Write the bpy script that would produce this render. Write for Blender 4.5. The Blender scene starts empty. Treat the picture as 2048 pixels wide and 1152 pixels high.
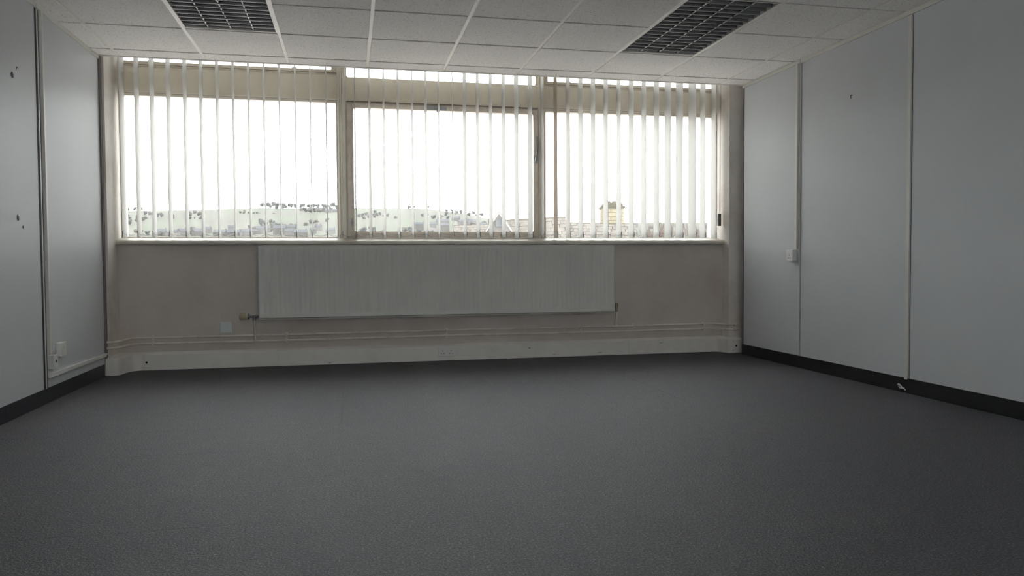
import bpy, bmesh, math, random
from mathutils import Vector, Matrix
random.seed(7)
SC = bpy.context.scene
COL = SC.collection
R = math.radians

# ------------------------------------------------------------------ camera
F_PX, YAW, PITCH, ROLL, EYE = 1521.4, 0.2108, -0.0351, -0.0058, 0.838
cam_d = bpy.data.cameras.new('camera'); cam = bpy.data.objects.new('camera', cam_d); COL.objects.link(cam)
cam_d.sensor_width = 36.0; cam_d.lens = F_PX / 2048 * 36.0
cam_d.clip_start = 0.05; cam_d.clip_end = 6000
_f = Vector((math.sin(YAW)*math.cos(PITCH), math.cos(YAW)*math.cos(PITCH), math.sin(PITCH)))
_r = Vector((math.cos(YAW), -math.sin(YAW), 0)); _u = _r.cross(_f)
_r2 = _r*math.cos(ROLL) + _u*math.sin(ROLL); _u2 = -_r*math.sin(ROLL) + _u*math.cos(ROLL)
M3 = Matrix((_r2, _u2, -_f)).transposed()
cam.matrix_world = Matrix.Translation((0, 0, EYE)) @ M3.to_4x4()
SC.camera = cam

# ------------------------------------------------------------------ sky, exposure
SKY = 7.4
world = bpy.data.worlds.new('overcast_sky'); SC.world = world; world.use_nodes = True
bg = world.node_tree.nodes['Background']
bg.inputs['Color'].default_value = (0.99, 0.975, 1.0, 1); bg.inputs['Strength'].default_value = SKY
vs = SC.view_settings
vs.view_transform = 'Standard'; vs.look = 'None'; vs.gamma = 1.0; vs.use_curve_mapping = False
vs.exposure = 0.0
SC.cycles.max_bounces = 16; SC.cycles.diffuse_bounces = 8; SC.cycles.transparent_max_bounces = 24
SC.cycles.glossy_bounces = 4

# ------------------------------------------------------------------ room numbers (metres)
XL, XR = -1.786, 3.402          # partition faces
H = 2.369                        # suspended ceiling
YB = -2.2                        # wall behind the camera
YC = 6.15                        # edge of the suspended ceiling
YW = 6.44                        # face of the wall below the window
YF = 6.56                        # window frame face
YG = 6.595                       # glass
PLX, PLY = -1.758, 6.19          # left pier: side face, front face
PRX, PRY = 3.355, 6.31           # right pier
SOF = 2.78                       # soffit above the window
GX, GY = -1.639, 5.959           # ceiling grid origin
CARPET = 0.0

# ------------------------------------------------------------------ helpers
def wloc(o):
    v = Vector((0, 0, 0))
    while o is not None:
        v += o.location; o = o.parent
    return v

class MB:
    def __init__(s): s.v = []; s.f = []; s.m = []
    def add(s, vs_, fs, mi=0):
        n = len(s.v); s.v += [tuple(a) for a in vs_]; s.f += [tuple(i+n for i in f) for f in fs]; s.m += [mi]*len(fs); return s
    def box(s, x0, x1, y0, y1, z0, z1, mi=0):
        return s.add([(x0,y0,z0),(x1,y0,z0),(x1,y1,z0),(x0,y1,z0),(x0,y0,z1),(x1,y0,z1),(x1,y1,z1),(x0,y1,z1)],
                     [(0,3,2,1),(4,5,6,7),(0,1,5,4),(1,2,6,5),(2,3,7,6),(3,0,4,7)], mi)
    def prism(s, poly, axis, a, b, mi=0):
        """poly: 2-D outline, extruded along axis from a to b. axis x: (y,z), y: (x,z), z: (x,y)"""
        def P(p, t):
            return (t, p[0], p[1]) if axis == 'x' else ((p[0], t, p[1]) if axis == 'y' else (p[0], p[1], t))
        n = len(poly)
        vv = [P(p, a) for p in poly] + [P(p, b) for p in poly]
        ff = [tuple(range(n-1, -1, -1)), tuple(range(n, 2*n))] + [(i, (i+1) % n, n+(i+1) % n, n+i) for i in range(n)]
        return s.add(vv, ff, mi)
    def tube(s, pts, r, seg=10, mi=0, cap=True):
        pts = [Vector(p) for p in pts]; rr = r if isinstance(r, (list, tuple)) else [r]*len(pts)
        rings = []; ref = None
        for i, p in enumerate(pts):
            t = (pts[min(i+1, len(pts)-1)] - pts[max(i-1, 0)]).normalized()
            if ref is None:
                ref = Vector((0, 0, 1)) if abs(t.z) < .9 else Vector((1, 0, 0))
            a = (ref - t*ref.dot(t)).normalized(); ref = a; b = t.cross(a)
            rings.append([p + (a*math.cos(2*math.pi*k/seg) + b*math.sin(2*math.pi*k/seg))*rr[i] for k in range(seg)])
        vv = [q for g in rings for q in g]; ff = []
        for i in range(len(pts)-1):
            for k in range(seg):
                ff.append((i*seg+k, i*seg+(k+1) % seg, (i+1)*seg+(k+1) % seg, (i+1)*seg+k))
        if cap:
            ff.append(tuple(range(seg-1, -1, -1))); ff.append(tuple((len(pts)-1)*seg+k for k in range(seg)))
        return s.add(vv, ff, mi)
    def loft(s, rings, mi=0, closed=True, cap=True):
        n = len(rings[0]); vv = [q for g in rings for q in g]; ff = []
        for i in range(len(rings)-1):
            for k in range(n if closed else n-1):
                ff.append((i*n+k, i*n+(k+1) % n, (i+1)*n+(k+1) % n, (i+1)*n+k))
        if cap and closed:
            ff.append(tuple(range(n-1, -1, -1))); ff.append(tuple((len(rings)-1)*n+k for k in range(n)))
        return s.add(vv, ff, mi)
    def mesh(s, name, mats, off=Vector((0, 0, 0)), smooth=False, bevel=0.0, bseg=2):
        me = bpy.data.meshes.new(name)
        me.from_pydata([(a[0]-off[0], a[1]-off[1], a[2]-off[2]) for a in s.v], [], s.f)
        if not isinstance(mats, (list, tuple)): mats = [mats]
        for m in mats: me.materials.append(m)
        if len(mats) > 1:
            me.polygons.foreach_set('material_index', s.m)
        bm = bmesh.new(); bm.from_mesh(me); bmesh.ops.recalc_face_normals(bm, faces=bm.faces)
        if bevel > 0:
            ed = [e for e in bm.edges if len(e.link_faces) == 2 and e.calc_face_angle(0) > .5]
            bmesh.ops.bevel(bm, geom=ed, offset=bevel, segments=bseg, profile=.5, affect='EDGES', clamp_overlap=True)
        bm.to_mesh(me); bm.free()
        if smooth:
            me.polygons.foreach_set('use_smooth', [True]*len(me.polygons))
            try: me.set_sharp_from_angle(angle=R(40))
            except Exception: pass
        me.update(); return me
    def build(s, name, mats, parent=None, local=False, origin=None, **kw):
        off = Vector((0, 0, 0))
        if not local:
            if parent is not None: off = wloc(parent)
            elif origin is not None: off = Vector(origin)
        o = bpy.data.objects.new(name, s.mesh(name, mats, off, **kw)); COL.objects.link(o)
        if parent is not None: o.parent = parent
        elif origin is not None: o.location = origin
        return o

def inst(name, me, parent=None, loc=(0, 0, 0), rot=(0, 0, 0), scale=(1, 1, 1)):
    o = bpy.data.objects.new(name, me); COL.objects.link(o); o.parent = parent
    o.location = loc; o.rotation_euler = rot; o.scale = scale; return o
def tag(o, label=None, cat=None, group=None, kind=None):
    if label: o['label'] = label
    if cat: o['category'] = cat
    if group: o['group'] = group
    if kind: o['kind'] = kind
    return o
def thing(name, loc, label, cat, group=None, rz=0.0):
    o = bpy.data.objects.new(name, None); COL.objects.link(o); o.location = loc; o.rotation_euler = (0, 0, rz)
    o.empty_display_size = .1
    return tag(o, label, cat, group)
def struct(o, label): return tag(o, label, kind='structure')
def box(name, m, parent, x0, x1, y0, y1, z0, z1, **kw):
    return MB().box(x0, x1, y0, y1, z0, z1).build(name, m, parent, **kw)

# ------------------------------------------------------------------ materials
class NT:
    def __init__(s, name):
        s.mat = bpy.data.materials.new(name); s.mat.use_nodes = True; s.t = s.mat.node_tree
        s.b = s.t.nodes['Principled BSDF']; s.out = s.t.nodes['Material Output']
        g = s.t.nodes.new('ShaderNodeNewGeometry'); s.pos = g.outputs['Position']
    def n(s, typ, **kw):
        nd = s.t.nodes.new(typ)
        for k, v in kw.items(): setattr(nd, k, v)
        return nd
    def link(s, a, b): s.t.links.new(a, b)
    def mapped(s, scale):
        m = s.n('ShaderNodeMapping'); m.inputs['Scale'].default_value = scale; s.link(s.pos, m.inputs['Vector']); return m.outputs['Vector']
    def noise(s, scale, detail=3, rough=.5, vec=None):
        nd = s.n('ShaderNodeTexNoise'); nd.inputs['Scale'].default_value = scale; nd.inputs['Detail'].default_value = detail
        nd.inputs['Roughness'].default_value = rough; s.link(vec if vec is not None else s.pos, nd.inputs['Vector']); return nd.outputs['Fac']
    def ramp(s, fac, stops):
        r = s.n('ShaderNodeValToRGB'); e = r.color_ramp.elements
        while len(e) < len(stops): e.new(.5)
        for el, (p, c) in zip(e, stops):
            el.position = p; el.color = (*c, 1) if len(c) == 3 else c
        s.link(fac, r.inputs['Fac']); return r.outputs['Color']
    def mix(s, a, b, fac, mode='MIX'):
        m = s.n('ShaderNodeMix', data_type='RGBA', blend_type=mode)
        for v, i in ((fac, 0), (a, 6), (b, 7)):
            if hasattr(v, 'links') or hasattr(v, 'is_linked'): s.link(v, m.inputs[i])
            else: m.inputs[i].default_value = v if i == 0 else (*v, 1)
        return m.outputs[2]
    def bump(s, h, strength, dist):
        b = s.n('ShaderNodeBump'); b.inputs['Strength'].default_value = strength; b.inputs['Distance'].default_value = dist
        s.link(h, b.inputs['Height']); s.link(b.outputs['Normal'], s.b.inputs['Normal'])
    def base(s, c):
        if hasattr(c, 'is_linked'): s.link(c, s.b.inputs['Base Color'])
        else: s.b.inputs['Base Color'].default_value = (*c, 1)
    def set(s, **kw):
        for k, v in kw.items(): s.b.inputs[k].default_value = v
        return s

def paint(name, c, rough=.5, var=.06, scale=3, spec=.4, stain=None, stain_scale=2.0, stain_amt=.5, metal=0, bumpy=0, bscale=90):
    t = NT(name); t.set(Roughness=rough, Metallic=metal); t.b.inputs['Specular IOR Level'].default_value = spec
    n1 = t.noise(scale, 4, .6)
    lo = tuple(max(0, v*(1-var)) for v in c); hi = tuple(min(1, v*(1+var)) for v in c)
    col = t.ramp(n1, [(.3, lo), (.7, hi)])
    if stain is not None:
        n2 = t.noise(stain_scale, 5, .65)
        f = t.ramp(n2, [(.45, (0, 0, 0)), (.75, (stain_amt,)*3)])
        col = t.mix(col, stain, f)
    t.base(col)
    if bumpy: t.bump(t.noise(bscale, 3, .6), .25, bumpy)
    return t.mat

M = {}
M['panel'] = paint('grey_white_partition_board', (.60, .62, .635), .5, .03, 1.3, .3, bumpy=.0004, bscale=260)
M['joint'] = paint('cream_aluminium_section', (.66, .65, .60), .4, .03)
M['dark_gap'] = paint('dark_gasket_and_shade', (.05, .048, .05), .7, .05)
M['channel'] = paint('brown_grey_end_channel', (.16, .14, .135), .5, .06)
M['plaster'] = paint('dirty_cream_plaster', (.60, .55, .505), .75, .05, 2.2, .2, stain=(.44, .355, .30), stain_scale=1.6, stain_amt=.55, bumpy=.0015, bscale=45)
M['pier'] = paint('dirty_cream_pier_plaster', (.74, .705, .66), .7, .05, 2.0, .25, stain=(.44, .35, .28), stain_scale=2.6, stain_amt=.5, bumpy=.001, bscale=45)
M['frame'] = paint('aged_cream_gloss_paint', (.66, .61, .52), .38, .05, 6, .45, stain=(.34, .28, .22), stain_scale=7, stain_amt=.45)
M['frame_light'] = paint('cream_gloss_paint', (.74, .70, .62), .35, .05, 6, .45, stain=(.42, .35, .27), stain_scale=6, stain_amt=.3)
M['sash'] = paint('taupe_gloss_paint', (.66, .59, .52), .38, .06, 6, .45, stain=(.26, .20, .16), stain_scale=8, stain_amt=.5)
M['board'] = paint('cream_transom_board', (.72, .67, .57), .55, .04, 3, .3, stain=(.42, .36, .28), stain_scale=3, stain_amt=.4)
M['sill'] = paint('cream_sill_paint', (.60, .57, .50), .4, .05, 5, .4, stain=(.42, .36, .28), stain_scale=6, stain_amt=.3)
M['trunk'] = paint('off_white_plastic_trunking', (.74, .72, .68), .45, .03, 4, .4, stain=(.42, .37, .31), stain_scale=4, stain_amt=.35)
M['plastic'] = paint('white_moulded_plastic', (.72, .72, .69), .35, .02, 4, .45)
M['plastic_cool'] = paint('cool_white_moulded_plastic', (.66, .70, .70), .35, .02, 4, .45)
M['hole'] = paint('black_hole', (.008, .008, .008), .8, .05)
M['rad'] = paint('off_white_radiator_enamel', (.66, .66, .62), .42, .03, 4, .4)
M['rad_dark'] = paint('dark_steel_fins', (.30, .30, .28), .5, .05)  # fins a darker grey than the panel enamel
M['pipe'] = paint('cream_painted_copper_pipe', (.74, .70, .63), .42, .06, 9, .4, stain=(.36, .29, .22), stain_scale=9, stain_amt=.5)
M['brass'] = paint('tarnished_brass', (.30, .24, .12), .4, .1, 20, .5, metal=.8)
M['steel'] = paint('dull_grey_steel', (.28, .28, .29), .4, .08, 20, .5, metal=.7)
M['valve'] = paint('yellowed_plastic_valve_head', (.52, .47, .33), .45, .05)
M['skirt_r'] = paint('black_vinyl_skirting', (.012, .012, .014), .45, .2, 8, .3)
M['skirt_l'] = paint('charcoal_vinyl_skirting', (.028, .028, .034), .42, .15, 8, .35)
M['tee'] = paint('off_white_ceiling_grid_steel', (.74, .72, .66), .45, .03)
M['cord'] = paint('grey_cord', (.20, .19, .18), .7, .1)
M['toggle'] = paint('grey_toggle_backlit_end', (.17, .165, .155), .5, .05)
M['louvre'] = paint('satin_aluminium_louvre', (.22, .223, .225), .48, .03, 8, .5, metal=.85)
M['louvre_white'] = paint('bright_louvre_lip', (.80, .80, .76), .3, .02)
M['tin'] = paint('white_lamp_housing', (.7, .7, .68), .4, .02)
M['concrete'] = paint('grey_concrete', (.35, .34, .32), .85, .08, 2)

def carpet():
    t = NT('heather_charcoal_carpet'); t.set(Roughness=.62); t.b.inputs['Specular IOR Level'].default_value = .5
    sp = t.noise(330, 2, .6); sp2 = t.noise(120, 3, .75)
    ad = t.n('ShaderNodeMath', operation='ADD'); t.link(sp, ad.inputs[0]); t.link(sp2, ad.inputs[1])
    hf = t.n('ShaderNodeMath', operation='MULTIPLY'); t.link(ad.outputs[0], hf.inputs[0]); hf.inputs[1].default_value = .5
    col = t.ramp(hf.outputs[0], [(.37, (.008, .008, .010)), (.47, (.034, .034, .039)), (.54, (.062, .063, .068)), (.65, (.24, .24, .24))])
    m2 = t.noise(14, 6, .75)
    col = t.mix(col, t.ramp(m2, [(.3, (.82, .83, .85)), (.7, (1.12, 1.11, 1.09))]), 1.0, 'MULTIPLY')
    m3 = t.noise(1.3, 3, .6)
    col = t.mix(col, t.ramp(m3, [(.3, (.90, .92, .96)), (.7, (1.06, 1.05, 1.03))]), 1.0, 'MULTIPLY')
    t.base(col)
    t.bump(sp2, .9, .005)
    return t.mat
M['carpet'] = carpet()

def ceil_tile():
    t = NT('fissured_mineral_ceiling_tile'); t.set(Roughness=.9); t.b.inputs['Specular IOR Level'].default_value = .15
    n = t.noise(70, 4, .75)
    col = t.ramp(n, [(.33, (.46, .45, .43)), (.43, (.82, .805, .78)), (.7, (.87, .855, .83))])
    t.base(col); t.bump(n, .6, .004)
    return t.mat
M['tile'] = ceil_tile()

def vane_mat(base=None, back=(.86, .86, .83), name='white_polyester_vane_fabric'):
    t = NT(name); t.set(Roughness=.8); t.b.inputs['Specular IOR Level'].default_value = .2
    c = t.ramp(t.noise(320, 2, .5, t.mapped((1, 1, .35))), [(.3, (.70, .70, .69)), (.7, (.76, .76, .75))])
    t.base(base or c)
    tr = t.n('ShaderNodeBsdfTranslucent'); tr.inputs['Color'].default_value = (*back, 1)
    mx = t.n('ShaderNodeMixShader'); mx.inputs[0].default_value = .42
    t.link(t.b.outputs[0], mx.inputs[1]); t.link(tr.outputs[0], mx.inputs[2]); t.link(mx.outputs[0], t.out.inputs['Surface'])
    return t.mat
M['vane'] = vane_mat()
M['vane_beige'] = vane_mat((.62, .57, .51), (.66, .60, .53), 'beige_stained_vane_fabric')

def glass():
    t = NT('dusty_window_glass')
    tr = t.n('ShaderNodeBsdfTransparent'); tr.inputs['Color'].default_value = (.93, .95, .94, 1)
    gl = t.n('ShaderNodeBsdfGlossy'); gl.inputs['Roughness'].default_value = .02; gl.inputs['Color'].default_value = (1, 1, 1, 1)
    fr = t.n('ShaderNodeFresnel'); fr.inputs['IOR'].default_value = 1.14
    mx = t.n('ShaderNodeMixShader'); t.link(fr.outputs[0], mx.inputs[0]); t.link(tr.outputs[0], mx.inputs[1]); t.link(gl.outputs[0], mx.inputs[2])
    df = t.n('ShaderNodeBsdfTranslucent'); df.inputs['Color'].default_value = (.85, .85, .83, 1)   # dust film
    m2 = t.n('ShaderNodeMixShader')
    dust = t.ramp(t.noise(1.0, 5, .7, t.mapped((7, 1, 1.2))), [(.35, (.004,)*3), (.8, (.05,)*3)])
    t.link(dust, m2.inputs[0]); t.link(mx.outputs[0], m2.inputs[1]); t.link(df.outputs[0], m2.inputs[2])
    t.link(m2.outputs[0], t.out.inputs['Surface']); return t.mat
M['glass'] = glass()

# ------------------------------------------------------------------ FLOOR
floor = struct(box('floor', M['concrete'], None, -2.4, 4.0, YB-.1, 6.74, -.18, -.008, origin=(.8, 2.5, -.18)), 'dark heather grey carpet tile floor of the empty office')
def carpet_tile_mesh(w, d):
    g, c = .0001, .0004
    a = MB(); x, y = w/2-g, d/2-g
    r0 = [(-x, -y, -.006), (x, -y, -.006), (x, y, -.006), (-x, y, -.006)]
    r1 = [(-x, -y, -c), (x, -y, -c), (x, y, -c), (-x, y, -c)]
    r2 = [(-x+c, -y+c, 0), (x-c, -y+c, 0), (x-c, y-c, 0), (-x+c, y-c, 0)]
    a.loft([r0, r1, r2]); return a.mesh('carpet_tile', M['carpet'])
xs = [-1.86]
x = -1.55
while x < 3.42: xs.append(x); x += .5
xs.append(3.47)
ys = [YB]
y = 2.045 - .5*8
while y < 6.40: ys.append(y); y += .5
ys.append(6.43)
cache = {}
for i in range(len(xs)-1):
    for j in range(len(ys)-1):
        w, d = xs[i+1]-xs[i], ys[j+1]-ys[j]; k = (round(w, 3), round(d, 3))
        if k not in cache: cache[k] = carpet_tile_mesh(w, d)
        inst('carpet_tile', cache[k], floor, Vector(((xs[i]+xs[i+1])/2, (ys[j]+ys[j+1])/2, 0)) - floor.location)

# ------------------------------------------------------------------ WINDOW WALL
ww = MB()
ww.box(-2.4, 4.0, YW, 6.74, -.1, .985)             # below the sill
ww.box(-2.4, 4.0, YF+.03, 6.74, SOF-.03, 3.0)      # lintel
wall = struct(ww.build('wall_window', M['plaster'], None, origin=(.8, YW, 0)), 'dirty cream plaster wall below the long window')
pl = struct(box('wall_pier_left', M['pier'], None, -2.4, PLX, PLY, 6.74, -.1, 3.0, origin=(-2.1, 6.3, 0)), 'stained cream plaster pier at the left end of the window')
pr = struct(box('wall_pier_right', M['pier'], None, PRX, 4.0, PRY, 6.74, -.1, 3.0, origin=(3.7, 6.4, 0)), 'stained cream plaster pier at the right end of the window')

# sill: slopes gently down into the room, rounded nose
nose = 6.385
prof = [(YF+.03, 1.000), (YF+.03, 1.046), (nose+.012, 1.016), (nose+.003, 1.011), (nose, 1.004), (nose, .990), (nose+.004, .985), (YW, .985), (YW, 1.000)]
sill = MB().prism(prof, 'x', PLX, PRX)
struct(sill.build('trim_1', M['sill'], None, origin=(.8, nose, 1.0), smooth=True), 'long cream painted window sill with a rounded nose')

# -------- windows
def ring(mb, x0, x1, z0, z1, w, y0, y1, mi=0):
    mb.box(x0, x0+w, y0, y1, z0, z1, mi); mb.box(x1-w, x1, y0, y1, z0, z1, mi)
    mb.box(x0+w, x1-w, y0, y1, z0, z0+w, mi); mb.box(x0+w, x1-w, y0, y1, z1-w, z1, mi)
def round_pane(mb, x0, x1, z0, z1, r, y0, y1):
    pts = []
    for cx, cz, a0 in ((x1-r, z0+r, -90), (x1-r, z1-r, 0), (x0+r, z1-r, 90), (x0+r, z0+r, 180)):
        for k in range(5):
            a = R(a0+k*22.5); pts.append((cx+r*math.cos(a), cz+r*math.sin(a)))
    mb.prism(pts, 'y', y0, y1)
def frame_with_hole(mb, x0, x1, z0, z1, ix0, ix1, iz0, iz1, r, y0, y1):
    """flat frame with a round-cornered opening"""
    inner = []; outer = []
    for cx, cz, a0, ox, oz in ((ix1-r, iz0+r, -90, x1, z0), (ix1-r, iz1-r, 0, x1, z1), (ix0+r, iz1-r, 90, x0, z1), (ix0+r, iz0+r, 180, x0, z0)):
        for k in range(5):
            a = R(a0+k*22.5); inner.append((cx+r*math.cos(a), cz+r*math.sin(a))); outer.append((ox, oz))
    n = len(inner)
    vv = []; ff = []
    for yy in (y0, y1):
        vv += [(p[0], yy, p[1]) for p in outer] + [(p[0], yy, p[1]) for p in inner]
    for i in range(n):
        j = (i+1) % n
        ff.append((i, j, n+j, n+i)); ff.append((2*n+i, 3*n+i, 3*n+j, 2*n+j)); ff.append((n+i, n+j, 3*n+j, 3*n+i))
        if outer[i] != outer[j]: ff.append((i, 2*n+i, 2*n+j, j))
    mb.add(vv, ff)

BAYS = [(-1.758, -.080, -1.747, -.091, 1.050, 2.166, 2.440), (-.004, 1.645, .0, 1.643, 1.03, 2.17, 2.386), (1.703, PRX, 1.714, 3.342, 1.048, 2.158, 2.424)]
WT = 2.74
LBL = ['fixed left window bay with a plain pane and cream frame', 'middle window bay with a taupe opening sash', 'fixed right window bay behind the closest blind vanes']
for bi, (x0, x1, gx0, gx1, gz0, gz1, fz) in enumerate(BAYS):
    root = MB(); tr0 = 2.168
    # outer frame, the thing itself
    if bi != 1:
        frame_with_hole(root, x0, x1, 1.02, tr0+.005, gx0, gx1, gz0, gz1, .012, YF, YF+.06)
    else:
        root.box(x0-.004, x1+.004, YF+.012, YF+.06, 1.02, 1.034); root.box(x0-.004, x0+.004, YF+.012, YF+.06, 1.034, tr0); root.box(x1-.004, x1+.004, YF+.012, YF+.06, 1.034, tr0)
    w = struct(root.build('window_%d' % (bi+1), M['frame'], None, origin=((x0+x1)/2, YF, 1.02)), LBL[bi])
    # transom: stacked beads
    t = MB(); t.box(x0, x1, YF-.004, YF+.06, tr0+.005, tr0+.018); t.box(x0, x1, YF-.012, YF+.06, tr0+.020, tr0+.030)
    if bi == 1:
        t = MB(); t.box(x0, x1, YF-.016, YF+.06, tr0+.018, tr0+.030); t.box(x0, x1, YF+.016, YF+.06, tr0-.02, tr0+.018)
    t.build('transom', M['frame_light'] if bi != 1 else M['frame'], w, bevel=.002)
    # opaque board above
    if bi == 1:
        b = MB(); b.box(x0, x1, YF+.004, YF+.03, tr0+.030, 2.36)
        frame_with_hole(b, x0-.0, x1, 2.36, WT, x0+.004, x1-.016, fz, WT-.03, .016, YF+.004, YF+.05)
        b.build('transom_board', M['board'], w)
    else:
        b = MB(); b.box(x0, x1, YF+.010, YF+.03, tr0+.030, fz-.028); b.build('transom_board', M['board'], w)
        b = MB(); b.box(x0, x1, YF+.002, YF+.05, fz-.040, fz-.028); b.box(x0, x1, YF-.006, YF+.05, fz-.026, fz-.016)
        frame_with_hole(b, x0, x1, fz-.016, WT, x0+.035, x1-.045, fz, WT-.02, .006, YF+.002, YF+.05)
        b.build('fanlight_frame', M['frame'], w, bevel=.0015)
        # curled scraps of old draught tape on the fanlight ledge
        for sx, sl, shh in ([(-1.545, .05, .012), (-.44, .04, .010)] if bi == 0 else [(1.91, .04, .012), (2.96, .05, .010)]):
            box('tape_scrap', M['frame'], w, sx, sx+sl, YF+.006, YF+.016, fz-.002, fz+shh)
    fp = MB(); fp.box(x0+.02, x1-.02, YG, YG+.004, fz-.01, WT-.01); fp.build('fanlight_pane', M['glass'], w)
    if bi != 1:
        p = MB(); p.box(gx0-.006, gx1+.006, YG, YG+.004, gz0-.008, gz1+.006); p.build('pane', M['glass'], w)
        # glazing bead
        bd = MB(); ring(bd, gx0-.008, gx1+.008, gz0-.010, gz1+.008, .009, YF-.007, YF); bd.build('glazing_bead', M['frame_light'], w, bevel=.002)
    else:
        s = MB(); ys0, ys1 = YF-.022, YF+.04
        frame_with_hole(s, -.002, 1.641, 1.036, 2.166, .050, 1.598, 1.096, 2.128, .016, ys0, ys1)
        sash = s.build('sash', M['sash'], w)
        bd = MB(); ring(bd, .036, 1.612, 1.078, 2.142, .008, ys0-.005, ys0); bd.build('glazing_bead', M['frame'], sash, bevel=.0015)
        MB().box(.044, 1.604, YG-.004, YG, 1.09, 2.134).build('pane', M['glass'], sash)
        # top fastener: back plate, keep and lever
        fx = .745
        k = MB(); k.box(fx-.10, fx+.09, ys0-.006, ys0, 2.132, 2.162); k.box(fx-.015, fx+.035, ys0-.016, ys0-.006, 2.14, 2.166); k.prism([(fx+.0, 2.150), (fx+.028, 2.150), (fx+.018, 2.108), (fx+.006, 2.108)], 'y', ys0-.024, ys0-.014)
        tag(k.build('fastener', M['steel'], sash, bevel=.0015), 'grey metal fastener on the top rail')
        # side friction stay and catches
        k = MB(); k.box(.012, .032, ys0-.004, ys0, 1.66, 1.75); k.tube([(.022, ys0-.004, 1.70), (.022, ys0-.018, 1.70)], .006, 8)
        tag(k.build('catch', M['sash'], sash, bevel=.002), 'painted catch on the left stile')
        k = MB(); k.box(.022, .036, ys0-.004, ys0, 1.14, 1.205); k.tube([(.029, ys0-.004, 1.17), (.029, ys0-.014, 1.17)], .008, 8)
        tag(k.build('catch', M['steel'], sash, bevel=.002), 'corroded lower catch')
        k = MB(); k.tube([(1.633, ys0-.010, 1.935), (1.634, ys0-.012, 1.87), (1.630, ys0-.014, 1.80), (1.622, ys0-.016, 1.745), (1.612, ys0-.012, 1.70)], [.006, .009, .010, .012, .006], 8)
        k.box(1.604, 1.634, ys0-.008, ys0, 1.70, 1.765)
        tag(k.build('handle', M['steel'], sash, smooth=True), 'worn metal lever handle')
# mullions
def mullion(n, x0, x1, label):
    m = MB()
    prof = [(x0, YF+.06), (x0, YF-.010), (x0+.010, YF-.022), (x0+.018, YF-.022), (x0+.022, YF-.014), (x0+.034, YF-.014), (x0+.038, YF-.030), (x1-.012, YF-.030), (x1-.008, YF-.012), (x1, YF-.010), (x1, YF+.06)]
    m.prism(prof, 'z', 1.036, WT)
    return struct(m.build('trim_%d' % n, M['frame_light'], None, origin=((x0+x1)/2, YF, 1.036)), label)
mullion(2, -.080, -.004, 'moulded cream mullion between the left and middle bays')
mullion(3, 1.645, 1.703, 'moulded cream mullion between the middle and right bays')
# outer concrete sill
struct(box('trim_4', M['concrete'], None, -2.0, 3.6, 6.60, 6.86, .93, .995, origin=(.8, 6.7, .93)), 'concrete outer sill below the window')

# ------------------------------------------------------------------ SIDE WALLS (demountable partitions)
def partition(name, xf, sgn, yend, joints, label):
    """xf = face plane, sgn = +1 if the wall lies towards +x"""
    back = xf + sgn*.014
    a, b = sorted((back, xf + sgn*.11))
    root = struct(box(name, M['panel'], None, a, b, YB, yend-.004, -.1, H+.40, origin=((a+b)/2, 2.2, 0)), label)
    jy = [YB] + joints + [yend]
    for i in range(len(jy)-1):
        p, q = sorted((xf, back)); g = .006
        box('panel', M['panel'], root, p, q, jy[i]+g, jy[i+1]-(g if i < len(jy)-2 else .02), .06, H-.004, bevel=.0015)
    # dark gasket behind each joint, head channel on top, end channel
    for y_ in joints:
        p, q = sorted((xf + sgn*.008, back))
        box('gasket_shade', M['dark_gap'], root, p, q, y_-.0055, y_+.0055, .06, H-.03)
    return root
wr = partition('wall_right', XR, +1, YC, [-.7, .5, 1.7, 2.9, 4.098, 5.272], 'smooth grey white partition panels along the right')
wl = partition('wall_left', XL, -1, PLY, [-1.0, .2, 1.4, 2.6, 3.8, 5.000], 'smooth grey white partition panels along the left')
# cover strips (each joint a strip that stands proud)
for y_ in (2.9, 4.098):
    box('cover_strip', M['joint'], wr, XR-.006, XR, y_+.006, y_+.034, .085, H-.032, bevel=.001)
box('cover_strip', M['joint'], wr, XR-.004, XR, 5.279, 5.292, .085, H-.032, bevel=.001)
box('cover_strip', M['joint'], wl, XL, XL+.006, 5.013, 5.027, .09, H-.03, bevel=.001)
for y0_, y1_ in ((4.998, 5.013), (5.027, 5.046)): box('gasket_shade', M['dark_gap'], wl, XL, XL+.003, y0_, y1_, .09, H-.03)  # proud dark strips, painting in the backlit joint edges
# head channels
for (ya, yb_) in ((YB, 5.270), (5.276, YC)):
    box('head_channel', M['joint'], wr, XR-.012, XR, ya, yb_, H-.030, H-.001, bevel=.0015)
for (ya, yb_) in ((YB, 4.996), (5.004, PLY-.03)):
    box('head_channel', M['joint'], wl, XL, XL+.010, ya, yb_, H-.026, H-.001, bevel=.0015)
# end channel closing the left partition against the pier
box('end_channel', M['channel'], wl, XL-.004, XL+.012, PLY-.040, PLY-.002, 0.09, H-.002, bevel=.002)
box('end_channel', M['channel'], wr, XR-.003, XR+.020, YC-.012, YC, 0.09, H-.002, bevel=.001)
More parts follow.
